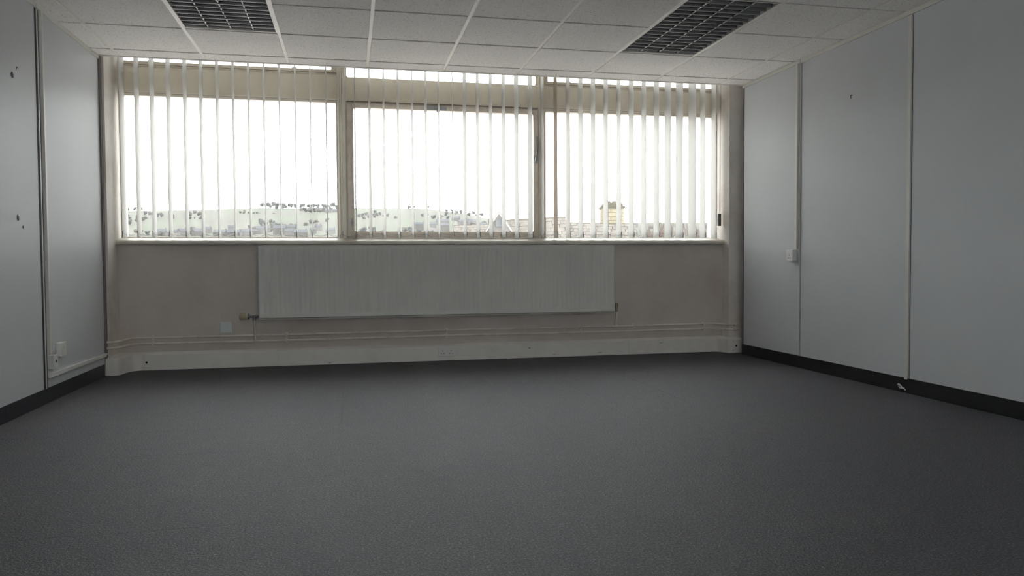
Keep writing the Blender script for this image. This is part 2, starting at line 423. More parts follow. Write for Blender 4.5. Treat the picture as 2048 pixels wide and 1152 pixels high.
# small leftovers stuck on the boards
def lump(parent, name, m, c, r, sx=1, sy=1, sz=1, label=None):
    bm = bmesh.new(); bmesh.ops.create_icosphere(bm, subdivisions=2, radius=1)
    rn = random.Random(int(c[1]*1000)+int(c[2]*100))
    for v in bm.verts: v.co *= 1+rn.uniform(-.25, .25)
    me = bpy.data.meshes.new(name); bm.to_mesh(me); bm.free(); me.materials.append(m)
    o = inst(name, me, parent, Vector(c)-wloc(parent), (0, 0, 0), (r*sx, r*sy, r*sz))
    if label: tag(o, label)
    return o
for (yy, zz, rr) in ((4.67, 1.873, .016), (4.735, 1.925, .008), (4.695, 1.096, .016), (4.757, 1.046, .008)):
    lump(wl, 'putty_blob', M['steel'], (XL+.002, yy, zz), rr, .35, .8, 1, 'grey blob of adhesive putty')
hk = MB(); hk.tube([(XR, 4.671, 1.966), (XR-.008, 4.671, 1.967), (XR-.011, 4.671, 1.962), (XR-.010, 4.671, 1.945)], .003, 6)
tag(hk.build('picture_hook', M['louvre'], wr, smooth=True), 'small metal picture hook')

box('return', M['panel'], wr, 3.49, 4.0, YC-.06, PRY-.001, -.1, H+.40)  # returns added to seal the partition ends against skylight leaks
box('return', M['panel'], wl, -2.4, -1.87, PLY-.12, PLY-.001, -.1, H+.40)
bwx0, bwx1, bwz0, bwz1 = -.65, 2.25, .95, 2.22  # invented rear window opening, gives fill light on camera-facing surfaces
bm_ = MB()
bm_.box(-2.4, 4.0, YB-.15, YB-.004, -.1, bwz0); bm_.box(-2.4, 4.0, YB-.15, YB-.004, bwz1, 3.0)
bm_.box(-2.4, bwx0, YB-.15, YB-.004, bwz0, bwz1); bm_.box(bwx1, 4.0, YB-.15, YB-.004, bwz0, bwz1)
wb = struct(bm_.build('wall_back', M['panel'], None, origin=(.8, YB-.1, 0)), 'plain grey wall behind the camera with an added fill window')
rf_ = MB(); ring(rf_, bwx0, bwx1, bwz0, bwz1, .05, YB-.12, YB-.06)
for q in (1, 2): rf_.box(bwx0+(bwx1-bwx0)*q/3-.025, bwx0+(bwx1-bwx0)*q/3+.025, YB-.12, YB-.06, bwz0+.05, bwz1-.05)
w4 = struct(rf_.build('window_4', M['frame_light'], None, origin=(.8, YB-.1, bwz0)), 'unseen cream framed window added behind the camera for fill light')
for q in range(3):
    box('pane', M['glass'], w4, bwx0+(bwx1-bwx0)*q/3+.03, bwx0+(bwx1-bwx0)*(q+1)/3-.03, YB-.095, YB-.09, bwz0+.04, bwz1-.04)

# skirting
bl = struct(box('baseboard_left', M['skirt_l'], None, XL, XL+.005, YB, PLY-.06, 0, .092, origin=(XL, 2.2, 0), bevel=.001), 'charcoal vinyl skirting along the left wall')
br = struct(box('baseboard_right', M['skirt_r'], None, XR-.005, XR, YB, YC, 0, .094, origin=(XR, 2.2, 0), bevel=.001), 'black vinyl skirting along the right wall')
sc_ = MB(); X_ = XR-.008
sc_.tube([(X_, 4.185, .043), (X_-.004, 4.172, .050), (X_-.005, 4.158, .046), (X_-.003, 4.140, .030), (X_-.002, 4.125, .026), (X_, 4.115, .018)], .0035, 6)
sc_.tube([(X_, 4.176, .038), (X_-.004, 4.160, .026), (X_-.003, 4.140, .026), (X_-.002, 4.122, .031)], .003, 6)
tag(sc_.build('torn_edge', M['plastic'], br, smooth=True), 'pale torn vinyl loop')
box('joint_mark', M['dark_gap'], bl, XL+.004, XL+.006, 4.462, 4.466, .005, .088)

# ------------------------------------------------------------------ CEILING
ceil = struct(box('ceiling', M['concrete'], None, -2.4, 4.0, YB-.15, 6.74, SOF, 3.0, origin=(.8, 2.5, SOF)), 'suspended ceiling of mineral tiles in a white grid')
struct(box('trim_5', M['pier'], None, -1.9, 3.6, YC+.012, YC+.030, H-.002, SOF, origin=(.8, YC+.02, H)), 'unseen bulkhead added to keep window light out of the ceiling void')  # added board, blocks window light from the void
TEE, REV = .024, .007
zt = H + REV
cols = [XL] + [GX+.6*j for j in range(9)] + [XR]
rows = [YC]; k = 0
while GY-.6*k > YB+.05: rows.append(GY-.6*k); k += 1
rows.append(YB)
LIGHTS = [(2, 1, 3), (7, 1, 3)]   # column index in cols, first and last grid row
def covered(ci, ri):
    for c, a, b in LIGHTS:
        if ci == c and a+1 <= ri < b+1: return True
    return False
cache = {}
def tile_mesh(w, d):
    a = MB(); x, y = w/2, d/2; c = .0035
    r0 = [(-x, -y, .014), (x, -y, .014), (x, y, .014), (-x, y, .014)]
    r1 = [(-x, -y, c), (x, -y, c), (x, y, c), (-x, y, c)]
    r2 = [(-x+c, -y+c, 0), (x-c, -y+c, 0), (x-c, y-c, 0), (-x+c, y-c, 0)]
    a.loft([r0, r1, r2]); return a.mesh('ceiling_tile', M['tile'])
gap = .0105
for ci in range(len(cols)-1):
    for ri in range(len(rows)-1):
        if covered(ci, ri): continue
        xa = cols[ci] + (gap if ci > 0 else .003); xb = cols[ci+1] - (gap if ci < len(cols)-2 else .003)
        ya = rows[ri+1] + (gap if ri < len(rows)-2 else .003); yb_ = rows[ri] - (gap if ri > 0 else .006)
        w, d = xb-xa, yb_-ya; k = (round(w, 3), round(d, 3))
        if k not in cache: cache[k] = tile_mesh(w, d)
        inst('ceiling_tile', cache[k], ceil, Vector(((xa+xb)/2, (ya+yb_)/2, H)) - ceil.location)
mt = MB().box(-TEE/2, TEE/2, YB, YC, 0, .001); mt.box(-.001, .001, YB, YC, .001, .032)
me = mt.mesh('main_tee', M['tee'])
for j in range(9):
    inst('main_tee', me, ceil, Vector((GX+.6*j, 0, zt-.003)) - ceil.location)
for (wd, ci) in ((cols[1]-cols[0], 0), (.6, 1), (cols[-1]-cols[-2], len(cols)-2)):
    ct = MB().box(TEE/2+.0005, wd-TEE/2-.0005, -TEE/2, TEE/2, 0, .001); ct.box(TEE/2+.0005, wd-TEE/2-.0005, -.001, .001, .001, .03)
    me = ct.mesh('cross_tee', M['tee'])
    for c in ([ci] if ci != 1 else range(1, 9)):
        for ri in range(1, len(rows)-1):
            if any(c == lc and a < ri-1 < b for lc, a, b in LIGHTS): continue
            inst('cross_tee', me, ceil, Vector((cols[c], rows[ri], zt-.001)) - ceil.location)
box('edge_trim', M['tee'], ceil, XL, XR, YC, YC+.010, H-.003, H+.03)

# light fittings
def fitting(ci, a, b, label):
    x0, x1 = cols[ci]+.0125, cols[ci+1]-.0125; y1, y0 = rows[a+1]-.0125, rows[b+1]+.0125
    t = thing('ceiling_light', ((x0+x1)/2, (y0+y1)/2, H), label, 'ceiling light', 'recessed louvred ceiling lights')
    h = MB(); zt2 = H+.10
    h.box(x0, x1, y0, y1, zt2, zt2+.002); h.box(x0, x0+.002, y0, y1, H+.004, zt2); h.box(x1-.002, x1, y0, y1, H+.004, zt2)
    h.box(x0, x1, y0, y0+.002, H+.004, zt2); h.box(x0, x1, y1-.002, y1, H+.004, zt2)
    h.build('housing', M['tin'], t)
    f = MB(); ring3 = (x0, x1, y0, y1)
    f.box(x0, x1, y0, y0+.010, H+.003, H+.008); f.box(x0, x1, y1-.008, y1, H+.001, H+.008)
    f.box(x0, x0+.005, y0+.010, y1-.008, H+.003, H+.008); f.box(x1-.005, x1, y0+.010, y1-.008, H+.003, H+.008)
    f.build('frame', M['tee'], t)
    n, m = 16, 4
    ix0, ix1, iy0, iy1 = x0+.006, x1-.006, y0+.011, y1-.009
    pitch = (iy1-iy0)/n; bw = (ix1-ix0)/m
    # cross blades: curved profile, narrow lip below, wide above
    pr_ = []
    for s in range(6):
        q = s/5; pr_.append((-.0025-.014*q*q, H+.004+.040*q))
    prof = pr_ + [(-p[0], p[1]) for p in reversed(pr_)]
    cb = MB().prism(prof, 'x', ix0, ix1); cbm = cb.mesh('cross_blade', M['louvre'], Vector((0, 0, H)), smooth=True)
    for i in range(1, n):
        inst('cross_blade', cbm, t, Vector((0, iy0+pitch*i, H)) - t.location + Vector((t.location.x, 0, 0)))
    lp = []
    for s in range(6):
        q = s/5; lp.append((-.003-.018*q*q, H+.012+.034*q))
    prof = lp + [(-p[0], p[1]) for p in reversed(lp)]
    lb = MB().prism(prof, 'y', iy0, iy1); lbm = lb.mesh('reflector', M['louvre'], Vector((0, 0, H)), smooth=True)
    lip = MB().box(-.003, .003, iy0, iy1, H+.009, H+.0122); lipm = lip.mesh('lip', M['louvre_white'], Vector((0, 0, H)))
    for i in range(1, m):
        o = inst('reflector', lbm, t, Vector((ix0+bw*i, 0, H)) - t.location + Vector((0, t.location.y, 0)))
        # mesh already holds absolute y, shift it back to the fitting
        o.location.y = -t.location.y
        l = inst('lip', lipm, o)
    for o in t.children:
        if o.name.startswith('cross_blade'): o.location.x = -t.location.x
    tb = MB().tube([(0, iy0+.03, 0), (0, iy1-.03, 0)], .013, 10); tbm = tb.mesh('fluorescent_tube', M['plastic'], smooth=True)
    for i in range(m):
        inst('fluorescent_tube', tbm, t, Vector((ix0+bw*(i+.5)-t.location.x, -t.location.y, .075)))
    return t
fitting(2, 1, 3, 'louvred fluorescent ceiling light above the left window bay')
fitting(7, 1, 3, 'louvred fluorescent ceiling light nearer the right wall')

# ------------------------------------------------------------------ RADIATOR
rx0, rx1, rz0, rz1, ryf = -.705, 2.277, .393, .974, 6.340
rad = thing('radiator', ((rx0+rx1)/2, 6.37, rz0), 'long off white panel radiator with vertical flutes under the window', 'radiator')
fr = MB(); nfl = 76; e = .018
pitch = (rx1-rx0-2*e)/nfl
rowsz = [(rz0, 0), (rz0+.004, 1), (rz0+.028, 1), (rz0+.036, 1), (rz0+.055, 2), (rz1-.050, 2), (rz1-.030, 1), (rz1-.006, 1), (rz1, 0)]
colsx = [(rx0, 0, 0), (rx0+.004, 1, 0)]
for i in range(nfl):
    b0 = rx0+e+pitch*i
    for q, dp in ((.10, 0), (.26, 1), (.62, 1), (.78, 0)): colsx.append((b0+pitch*q, 1, dp))
colsx += [(rx1-.004, 1, 0), (rx1, 0, 0)]
vv = []; ff = []
for (z, kz) in rowsz:
    for (x, kx, dp) in colsx:
        y = ryf if (kz and kx) else ryf+.004
        if kz == 2 and dp: y = ryf+.009
        vv.append((x, y, z))
nc = len(colsx)
for i in range(len(rowsz)-1):
    for j in range(nc-1): ff.append((i*nc+j, i*nc+j+1, (i+1)*nc+j+1, (i+1)*nc+j))
fr.add(vv, ff)
fr.box(rx0+.002, rx1-.002, ryf+.0115, ryf+.016, rz0+.002, rz1-.002)
fr.build('front_panel', M['rad'], rad, smooth=True)
box('bottom_lip', M['rad'], rad, rx0, rx1, ryf-.004, ryf+.016, rz0-.012, rz0-.006, bevel=.0015)
box('back_panel', M['rad'], rad, rx0+.01, rx1-.01, 6.402, 6.410, rz0, rz1-.01)
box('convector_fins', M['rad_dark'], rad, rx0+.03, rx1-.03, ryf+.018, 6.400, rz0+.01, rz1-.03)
g = MB(); g.box(rx0, rx1, ryf-.004, ryf+.004, rz1-.002, rz1+.004); g.box(rx0, rx1, 6.404, 6.412, rz1-.002, rz1+.004)
for i in range(60):
    xx = rx0 + (rx1-rx0)*(i+.5)/60; g.box(xx-.009, xx+.009, ryf+.004, 6.404, rz1-.001, rz1+.002)
g.build('top_grille', M['rad'], rad)
for xx in (rx0-.003, rx1-.001): box('side_panel', M['rad'], rad, xx, xx+.004, ryf-.002, 6.412, rz0-.004, rz1+.003, bevel=.001)
for xx in (-.30, .79, 1.87): box('bracket', M['rad'], rad, xx, xx+.03, 6.412, YW, rz0+.05, rz1-.06)
# thermostatic valve on the left
vz = .408; vy = 6.385
v = MB(); v.tube([(-.860, vy, vz), (-.856, vy, vz), (-.852, vy, vz), (-.806, vy, vz), (-.802, vy, vz), (-.797, vy, vz)], [.020, .025, .0275, .0275, .026, .020], 18)
for k in range(18):
    a = 2*math.pi*k/18; v.box(-.850, -.812, vy+.0275*math.cos(a)-.0012, vy+.0275*math.cos(a)+.0012, vz+.0275*math.sin(a)-.0012, vz+.0275*math.sin(a)+.0012)
tv = v.build('thermostatic_head', M['valve'], rad, smooth=True); tag(tv, 'yellowed ribbed thermostatic valve head')
v = MB(); v.tube([(-.797, vy, vz), (-.785, vy, vz)], .023, 14); v.tube([(-.785, vy, vz), (-.735, vy, vz-.004)], .009, 10); v.tube([(-.748, vy, vz+.008), (-.748, vy, vz-.03)], .013, 8); v.tube([(-.748, vy, vz), (-.708, vy, vz)], .010, 10)
tag(v.build('valve_body', M['steel'], rad, smooth=True), 'dark metal valve body')
# lockshield on the right
v = MB(); vz2 = .420; v.tube([(2.2785, vy, vz2), (2.32, vy, vz2)], .010, 10); v.tube([(2.315, vy, vz2-.03), (2.315, vy, vz2+.012)], .011, 8)
tag(v.build('valve_body', M['steel'], rad, smooth=True), 'dark metal lockshield valve body')
v = MB(); v.tube([(2.315, vy, vz2+.012), (2.315, vy, vz2+.022), (2.315, vy, vz2+.044)], [.013, .016, .011], 10)
tag(v.build('lockshield_cap', M['brass'], rad, smooth=True), 'tarnished brass lockshield')

# ------------------------------------------------------------------ PIPES
def pipe(name, z, label, clips, riser):
    yb = 6.418; r = .0085
    yl, yr = PLY-.022, PRY-.022
    path = [(-1.775, yl, z-.002), (-1.725, yl, z-.002), (-1.712, yl+.012, z-.001), (-1.690, yl+.12, z), (-1.676, yl+.195, z), (-1.662, yb-.006, z), (-1.64, yb, z)]
    x = -1.5
    while x < 3.2: path.append((x, yb, z+.0015*math.sin(x*2.1)+.0015*(x+1.5)/2)); x += .25
    zr = z+.0045
    path += [(3.235, yb, zr), (3.265, yb-.010, zr), (3.298, yb-.07, zr), (3.318, yr+.02, zr), (3.332, yr+.003, zr), (3.35, yr, zr), (3.44, yr, zr)]
    # smooth corners
    sm = []
    for i in range(len(path)-1):
        a, b = Vector(path[i]), Vector(path[i+1]); sm += [a, a.lerp(b, .5)]
    sm.append(Vector(path[-1]))
    for _ in range(2): sm = [sm[0]] + [(sm[i-1]+sm[i]*2+sm[i+1])/4 for i in range(1, len(sm)-1)] + [sm[-1]]
    t = thing(name, (.8, yb, z), label, 'pipe', 'heating pipes')
    MB().tube(sm, r, 12).build('tube', M['pipe'], t, smooth=True)
    for cx in clips:
        c = MB(); c.box(cx-.006, cx+.006, yb-.0125, YW, z-.013, z+.013); c.box(cx-.011, cx+.011, YW-.006, YW, z-.020, z+.020)
        c.build('clip', M['pipe'], t, bevel=.002)
    rx, rz = riser
    c = MB(); c.tube([(rx, yb, z), (rx, yb, z+.02), (rx, yb-.004, z+.05), (rx, vy+.004, rz-.05), (rx, vy, rz-.03)], r*.95, 10); c.build('riser', M['pipe'], t, smooth=True)
    c = MB(); c.tube([(rx-.028, yb, z+.001), (rx+.028, yb, z+.001)], r*1.35, 12); c.tube([(rx, yb, z), (rx, yb, z+.024)], r*1.3, 12); c.build('tee_joint', M['pipe'], t, smooth=True)
    # end collars where the pipe leaves the room
    c = MB(); c.tube([(3.395, yr, zr), (3.415, yr, zr)], r*1.8, 10); c.build('collar', M['pipe'], t, smooth=True)
    return t
pipe('heating_pipe', .253, 'upper cream heating pipe running below the radiator', [-1.52, -.504, .802, 1.993, 2.487, 3.165], (2.315, .420))
pipe('heating_pipe', .207, 'lower cream heating pipe just above the plastic trunking', [-1.52, -.504, .802, 1.993, 3.165], (-.748, .408))

# ------------------------------------------------------------------ SKIRTING TRUNKING
tk = thing('skirting_trunking', (.8, 6.40, 0), 'off white plastic cable trunking along the foot of the window wall', 'trunking')
def sweep(front, back, zf, zb, name, m=None):
    rings = []
    for a, b in zip(front, back):
        rings.append([(a[0], a[1], .002), (a[0], a[1], zf-.004), (a[0]+(b[0]-a[0])*.08, a[1]+(b[1]-a[1])*.08, zf), (b[0], b[1], zb), (b[0], b[1], .002)])
    return MB().loft(rings).build(name, m or M['trunk'], tk, smooth=True)
def curve(pts, n=6):
    P = [Vector((*p, 0)) for p in pts]; out = []
    for i in range(len(P)-1):
        p0, p1, p2, p3 = P[max(i-1, 0)], P[i], P[i+1], P[min(i+2, len(P)-1)]
        for k in range(n):
            t = k/n; out.append(.5*((2*p1) + (p2-p0)*t + (2*p0-5*p1+4*p2-p3)*t*t + (3*p1-p0-3*p2+p3)*t**3))
    out.append(P[-1]); return [(v.x, v.y) for v in out]
FY = 6.389
fl = curve([(-1.780, PLY-.046), (-1.735, PLY-.046), (-1.708, PLY-.042), (-1.690, PLY-.010), (-1.678, PLY+.06), (-1.668, PLY+.12), (-1.645, PLY+.175), (-1.600, FY), (-1.565, FY-.002)])
bk = curve([(-1.780, PLY), (-1.765, PLY), (-1.757, PLY), (-1.757, PLY+.03), (-1.757, PLY+.09), (-1.757, PLY+.15), (-1.750, YW-.001), (-1.64, YW-.001), (-1.565, YW-.001)])
sweep(fl, bk, .128, .142, 'corner_cover')
seg = [(-1.565, -.572), (-.570, 2.424), (2.427, 3.235)]
for a, b in seg:
    sweep([(a, FY), (b, FY)], [(a, YW-.001), (b, YW-.001)], .126, .141, 'lid')
fl = curve([(3.215, FY-.002), (3.250, FY-.004), (3.285, FY-.02), (3.305, FY-.06), (3.316, PRY+.005), (3.328, PRY-.038), (3.350, PRY-.046), (3.400, PRY-.046), (3.46, PRY-.046)])
bk = curve([(3.215, YW-.001), (3.28, YW-.001), (3.35, YW-.001), (3.354, YW-.03), (3.354, PRY+.06), (3.354, PRY+.02), (3.358, PRY-.001), (3.40, PRY-.001), (3.46, PRY-.001)])
sweep(fl, bk, .128, .142, 'corner_cover')
box('lid_edge', M['trunk'], tk, 1.55, 3.20, FY-.003, FY, .004, .016, bevel=.001)
def disc(parent, name, c, r, axis, m, d=.002):
    a = Vector(c); b = Vector(c); k = 'xyz'.index(axis); b[k] -= d
    return MB().tube([a, b], r, 14).build(name, m, parent)
disc(tk, 'screw_hole', (-1.557, FY+.0002, .064), .0085, 'y', M['hole'])
disc(tk, 'screw_hole', (1.519, FY+.0002, .086), .005, 'y', M['hole'])
disc(tk, 'screw_hole', (3.405, PRY-.0458, .066), .0085, 'y', M['hole'])
disc(tk, 'screw_hole', (3.375, PRY-.0458, .105), .003, 'y', M['hole'])
disc(tk, 'screw_hole', (3.375, PRY-.0458, .026), .003, 'y', M['hole'])
for (xx, zz, l) in ((-.18, .012, .03), (1.72, .022, .035), (2.13, .026, .05), (2.72, .095, .03)):
    o = MB().prism([(xx, zz), (xx+l*.5, zz+.004), (xx+l, zz+.006), (xx+l*.55, zz-.001)], 'y', FY-.0035, FY+.001).build('scuff', M['channel'], tk)

# ------------------------------------------------------------------ SOCKETS (local frame: plate in x-z, facing -y, wall at y=0)
def plate_thing(name, loc, rz, label, cat, w, h, depth, mat, gang=1, style='socket'):
    t = thing(name, loc, label, cat, 'wall outlets', rz)
    if depth > .012:
        MB().box(-w/2+.002, w/2-.002, -depth+.008, 0, -h/2+.002, h/2-.002).build('back_box', mat, t, local=True, bevel=.002)
    MB().box(-w/2, w/2, -depth, -max(depth-.008, 0), -h/2, h/2).build('faceplate', mat, t, local=True, bevel=.003)
    y0, y1 = -depth-.0006, -depth+.002
    def hole(x, z, a, b): MB().box(x-a/2, x+a/2, y0, y1, z-b/2, z+b/2).build('pin_hole', M['hole'], t, local=True)
    if style == 'socket':
        for g in range(gang):
            cx = 0 if gang == 1 else (-.036 if g == 0 else .036)
            hole(cx, .002, .0045, .009); hole(cx-.011, -.020, .008, .005); hole(cx+.011, -.020, .008, .005)
            sx = 0 if gang == 1 else (-.009 if g == 0 else .009)
            if gang == 1: sx = .022
            rk = MB(); rk.prism([(-depth-.004, .016), (-depth-.001, .034), (-depth+.002, .034), (-depth+.002, .016)], 'x', sx-.0065, sx+.0065); rk.build('rocker_switch', mat, t, local=True)
    elif style == 'phone':
        MB().box(-.009, .009, y0, y1, -.004, .012).build('jack', M['dark_gap'], t, local=True)
    elif style == 'spur':
        MB().box(-.012, .012, y0-.002, y1, .002, .022).build('fuse_carrier', mat, t, local=True, bevel=.001); hole(.004, .012, .006, .014)
    for s in (-1, 1):
        MB().tube([(s*(w/2-.010), y1, 0), (s*(w/2-.010), y0, 0)], .0028, 8).build('screw', M['joint'], t, local=True)
    return t
plate_thing('wall_socket', (.800, FY, .083), 0, 'double power socket set into the white trunking', 'socket', .150, .088, .010, M['plastic'], 2)
plate_thing('blank_plate', (-.969, YW, .322), 0, 'cool white square blank plate on the plaster beside the radiator valve', 'plate', .088, .088, .022, M['plastic_cool'], 1, 'blank')
plate_thing('wall_socket', (XR, 5.362, .872), R(-90), 'single switched socket high on the right partition', 'socket', .088, .088, .040, M['plastic'], 1)
plate_thing('spur_outlet', (XL, 5.238, .305), R(90), 'white fused outlet on the left partition, the higher one', 'outlet', .088, .088, .032, M['plastic'], 1, 'spur')
plate_thing('phone_socket', (XL, 5.100, .242), R(90), 'white telephone socket on the end of the left conduit, the lower outlet', 'outlet', .070, .088, .032, M['plastic'], 1, 'phone')

# ------------------------------------------------------------------ MINI TRUNKING
ct = thing('cable_conduit', (XL, 5.07, .16), 'white mini trunking dropping down the left partition then along it', 'conduit')
box('upright', M['trunk'], ct, XL, XL+.016, 5.062, 5.086, .288, H-.028, bevel=.0015)
box('run', M['plastic'], ct, XL, XL+.016, 5.062, PLY-.045, .148, .172, bevel=.0015)
cw = MB(); cw.tube([(XL+.008, PLY-.050, .162), (XL+.016, PLY-.030, .166), (XL+.028, PLY-.014, .150), (XL+.030, PLY-.008, .135)], .005, 8)
cw.build('cable', M['plastic'], ct, smooth=True)
cr = thing('cable_conduit', (XR, 5.31, .92), 'white mini trunking dropping down the right partition to the socket', 'conduit')
box('upright', M['joint'], cr, XR-.018, XR, 5.300, 5.325, .922, H-.032, bevel=.0015)

# ------------------------------------------------------------------ VERTICAL BLIND
VX = [(-1.709, 0.3), (-1.601, 0.6), (-1.49, 0.9), (-1.37, 1.2), (-1.248, 0.7), (-1.128, 0.7), (-1.007, -0.4), (-0.886, -0.3), (-0.769, -0.2), (-0.651, -0.2), (-0.532, -0.1), (-0.409, 0.3), (-0.29, 0.3), (-0.166, 0.7), (-0.051, -2.3), (0.064, -2.2), (0.183, -8.8), (0.3, -6.3), (0.418, -5.0), (0.535, -4.0), (0.649, -2.1), (0.759, -0.2), (0.875, 4.8), (0.978, -2.9), (1.091, -2.9), (1.204, -3.6), (1.316, -4.3), (1.429, -3.4), (1.552, -4.5), (1.662, 1.5), (1.78, -0.2), (1.894, -1.4), (2.009, -0.9), (2.124, -1.1), (2.241, -0.8), (2.363, -0.3), (2.481, -0.5), (2.6, -0.7), (2.72, -0.9), (2.831, -3.4), (2.943, -6.3), (3.068, -8.0), (3.172, 3.5), (3.279, 4.9)]
YV, VT, VB = 6.460, 2.60, 1.040
bd = thing('vertical_blind', (.8, YV, VB), 'white fabric vertical blind with turned vanes across the whole window', 'blind')
hr = MB(); hr.box(PLX+.01, PRX-.01, YV-.022, YV+.022, VT+.03, VT+.07); hr.build('headrail', M['plastic'], bd, bevel=.003)
def vane_mesh(twist, bow):
    """strip 127 mm wide, gently cupped, twisting towards the hem"""
    hw, th = .0635, .0006; rings = []
    N = 13
    zs = [VT - (VT-VB)*i/(N-1) for i in range(N)]
    for z in zs:
        q = (VT-z)/(VT-VB); a = R(twist)*(q*2-1.9)
        pts = []
        for s in range(7):
            u = -hw + 2*hw*s/6; off = bow*(1-(u/hw)**2) - bow*.5
            pts.append((off+th, u))
        for s in range(6, -1, -1):
            u = -hw + 2*hw*s/6; off = bow*(1-(u/hw)**2) - bow*.5
            pts.append((off-th, u))
        rings.append([(p[0]*math.cos(a)-p[1]*math.sin(a), p[0]*math.sin(a)+p[1]*math.cos(a), z-VT) for p in pts])
    return MB().loft(rings).mesh('vane', M['vane'], smooth=True)
vms = [vane_mesh(tw, bw) for tw, bw in ((1.2, .004), (2.6, .005), (-.8, .003), (.4, .006))]
wm = MB(); wm.box(-.0028, .0028, -.0650, .0650, VB-VT+.002, VB-VT+.046); wmesh = wm.mesh('hem_weight', M['vane'], bevel=.001)
wd = MB(); wd.box(-.0022, .0022, -.0672, -.0648, VB-VT+.004, VB-VT+.050); wdm = wd.mesh('weight_end', M['toggle'])  # weight end coloured dark to imitate its backlit edge
carr = MB(); carr.box(-.004, .004, -.012, .012, -.004, .03); carrm = carr.mesh('hanger', M['plastic'])
rv = random.Random(3)
for i, (vx, ph) in enumerate(VX):
    # phi is measured from +Y towards +X
    dz = rv.uniform(-.003, .003)
    tw = vms[0] if i < 13 else (vms[rv.choice((0, 2, 3))] if i < 28 else vms[rv.choice((1, 0, 3))])
    if i == 30: tw = tw.copy(); tw.materials[0] = M['vane_beige']
    o = inst('vane', tw, bd, Vector((vx, YV, VT+dz)) - bd.location, (0, 0, R(-ph)))
    if i == 30: tag(o, 'beige stained vane')
    w_ = inst('hem_weight', wmesh, o, (0, 0, 0), (0, 0, R(.4)))
    inst('weight_end', wdm, o, (0, 0, 0), (0, 0, R(.4)))
    inst('hanger', carrm, o)
def chain(side):
    c = MB(); pts = []
    for i in range(len(VX)-1):
        a, pa = VX[i]; b, pb = VX[i+1]
        def edge(x, ph): return (x + side*.066*math.sin(R(ph)), YV + side*.066*math.cos(R(ph)))
        A, B = edge(a, pa), edge(b, pb)
        for k in range(8):
            q = k/8; pts.append((A[0]+(B[0]-A[0])*q, A[1]+(B[1]-A[1])*q, VB+.034 - .020*(1-(2*q-1)**2)))
    c.tube(pts, .0011, 5); return c.build('chain', M['plastic'] if side < 0 else M['cord'], bd)
chain(-1); chain(1)
# tilt cord with its weight, in front of the right reveal
c = MB(); c.tube([(3.330, 6.44, VT+.05), (3.330, 6.44, 1.8), (3.324, 6.438, 1.265)], .0016, 6); c.build('cord', M['cord'], bd)
c = MB(); c.tube([(3.338, 6.44, VT+.05), (3.338, 6.44, 1.25)], .0012, 6); c.build('cord', M['cord'], bd)
c = MB(); c.prism([(3.312, 1.262), (3.340, 1.262), (3.340, 1.150), (3.314, 1.150), (3.311, 1.200)], 'y', 6.428, 6.450)
tgl = c.build('cord_weight', M['toggle'], bd, bevel=.003); tag(tgl, 'grey plastic cord weight')
MB().tube([(3.333, 6.4285, 1.248), (3.333, 6.4265, 1.248)], .003, 8).build('cord_eye', M['hole'], tgl)

# ------------------------------------------------------------------ OUTSIDE: hillside town across the valley
def field_mat():
    t = NT('patchwork_fields'); t.set(Roughness=.95); t.b.inputs['Specular IOR Level'].default_value = .1
    vo = t.n('ShaderNodeTexVoronoi'); vo.inputs['Scale'].default_value = 1.0; t.link(t.mapped((.016, .010, 0)), vo.inputs['Vector'])
    sep = t.n('ShaderNodeSeparateColor'); t.link(vo.outputs['Color'], sep.inputs[0])
    c = t.ramp(sep.outputs[0], [(0, (0.070, 0.066, 0.055)), (.25, (0.070, 0.084, 0.053)), (.5, (0.076, 0.064, 0.056)), (.75, (0.062, 0.077, 0.050)), (1, (0.092, 0.088, 0.069))])
    n = t.noise(.03, 5, .7); c = t.mix(c, (0.073, 0.077, 0.066), t.ramp(n, [(.5, (0, 0, 0)), (.66, (.85,)*3)]))
    n2 = t.noise(.11, 6, .75); c = t.mix(c, (0.050, 0.053, 0.048), t.ramp(n2, [(.46, (0, 0, 0)), (.62, (.8,)*3)]))
    ve = t.n('ShaderNodeTexVoronoi', feature='DISTANCE_TO_EDGE'); ve.inputs['Scale'].default_value = 1.0; t.link(t.mapped((.016, .010, 0)), ve.inputs['Vector'])
    c = t.mix((0.059, 0.064, 0.053), c, t.ramp(ve.outputs['Distance'], [(.02, (0, 0, 0)), (.045, (1, 1, 1))]))
    t.base(c); return t.mat
M['field'] = field_mat()
M['leaf_a'] = paint('grey_green_foliage', (.062, .066, .062), .9, .3, .6, .1)
M['leaf_b'] = paint('olive_foliage', (.068, .068, .056), .9, .3, .6, .1)
M['twig'] = paint('brown_bare_twigs', (.075, .058, .05), .9, .2, 2, .1)
M['wall_a'] = paint('pale_render', (.125, .12, .112), .85, .1, .3, .1)
M['wall_b'] = paint('grey_stone_wall', (.085, .080, .072), .9, .15, .5, .1)
M['slate_far'] = paint('grey_slate_roof', (.055, .058, .064), .8, .15, .4, .2)
M['stone_slate'] = paint('lichened_stone_slate', (.115, .105, .092), .9, .25, 3.5, .1, stain=(.05, .047, .045), stain_scale=6, stain_amt=.6)
M['stone_joint'] = paint('dark_slate_joint', (.03, .028, .026), .95, .1)
M['chimney_stone'] = paint('buff_sandstone', (.20, .182, .128), .9, .15, 4, .1, stain=(.14, .122, .09), stain_scale=5, stain_amt=.5)
M['mortar'] = paint('weathered_mortar', (.07, .063, .052), .95, .1)
M['cap_stone'] = paint('mossy_cap_stone', (.062, .058, .042), .95, .3, 6, .1)
M['white_board'] = paint('white_bargeboard', (.16, .158, .15), .6, .05)
M['window_dark'] = paint('dark_far_window', (.03, .035, .04), .3, .1)

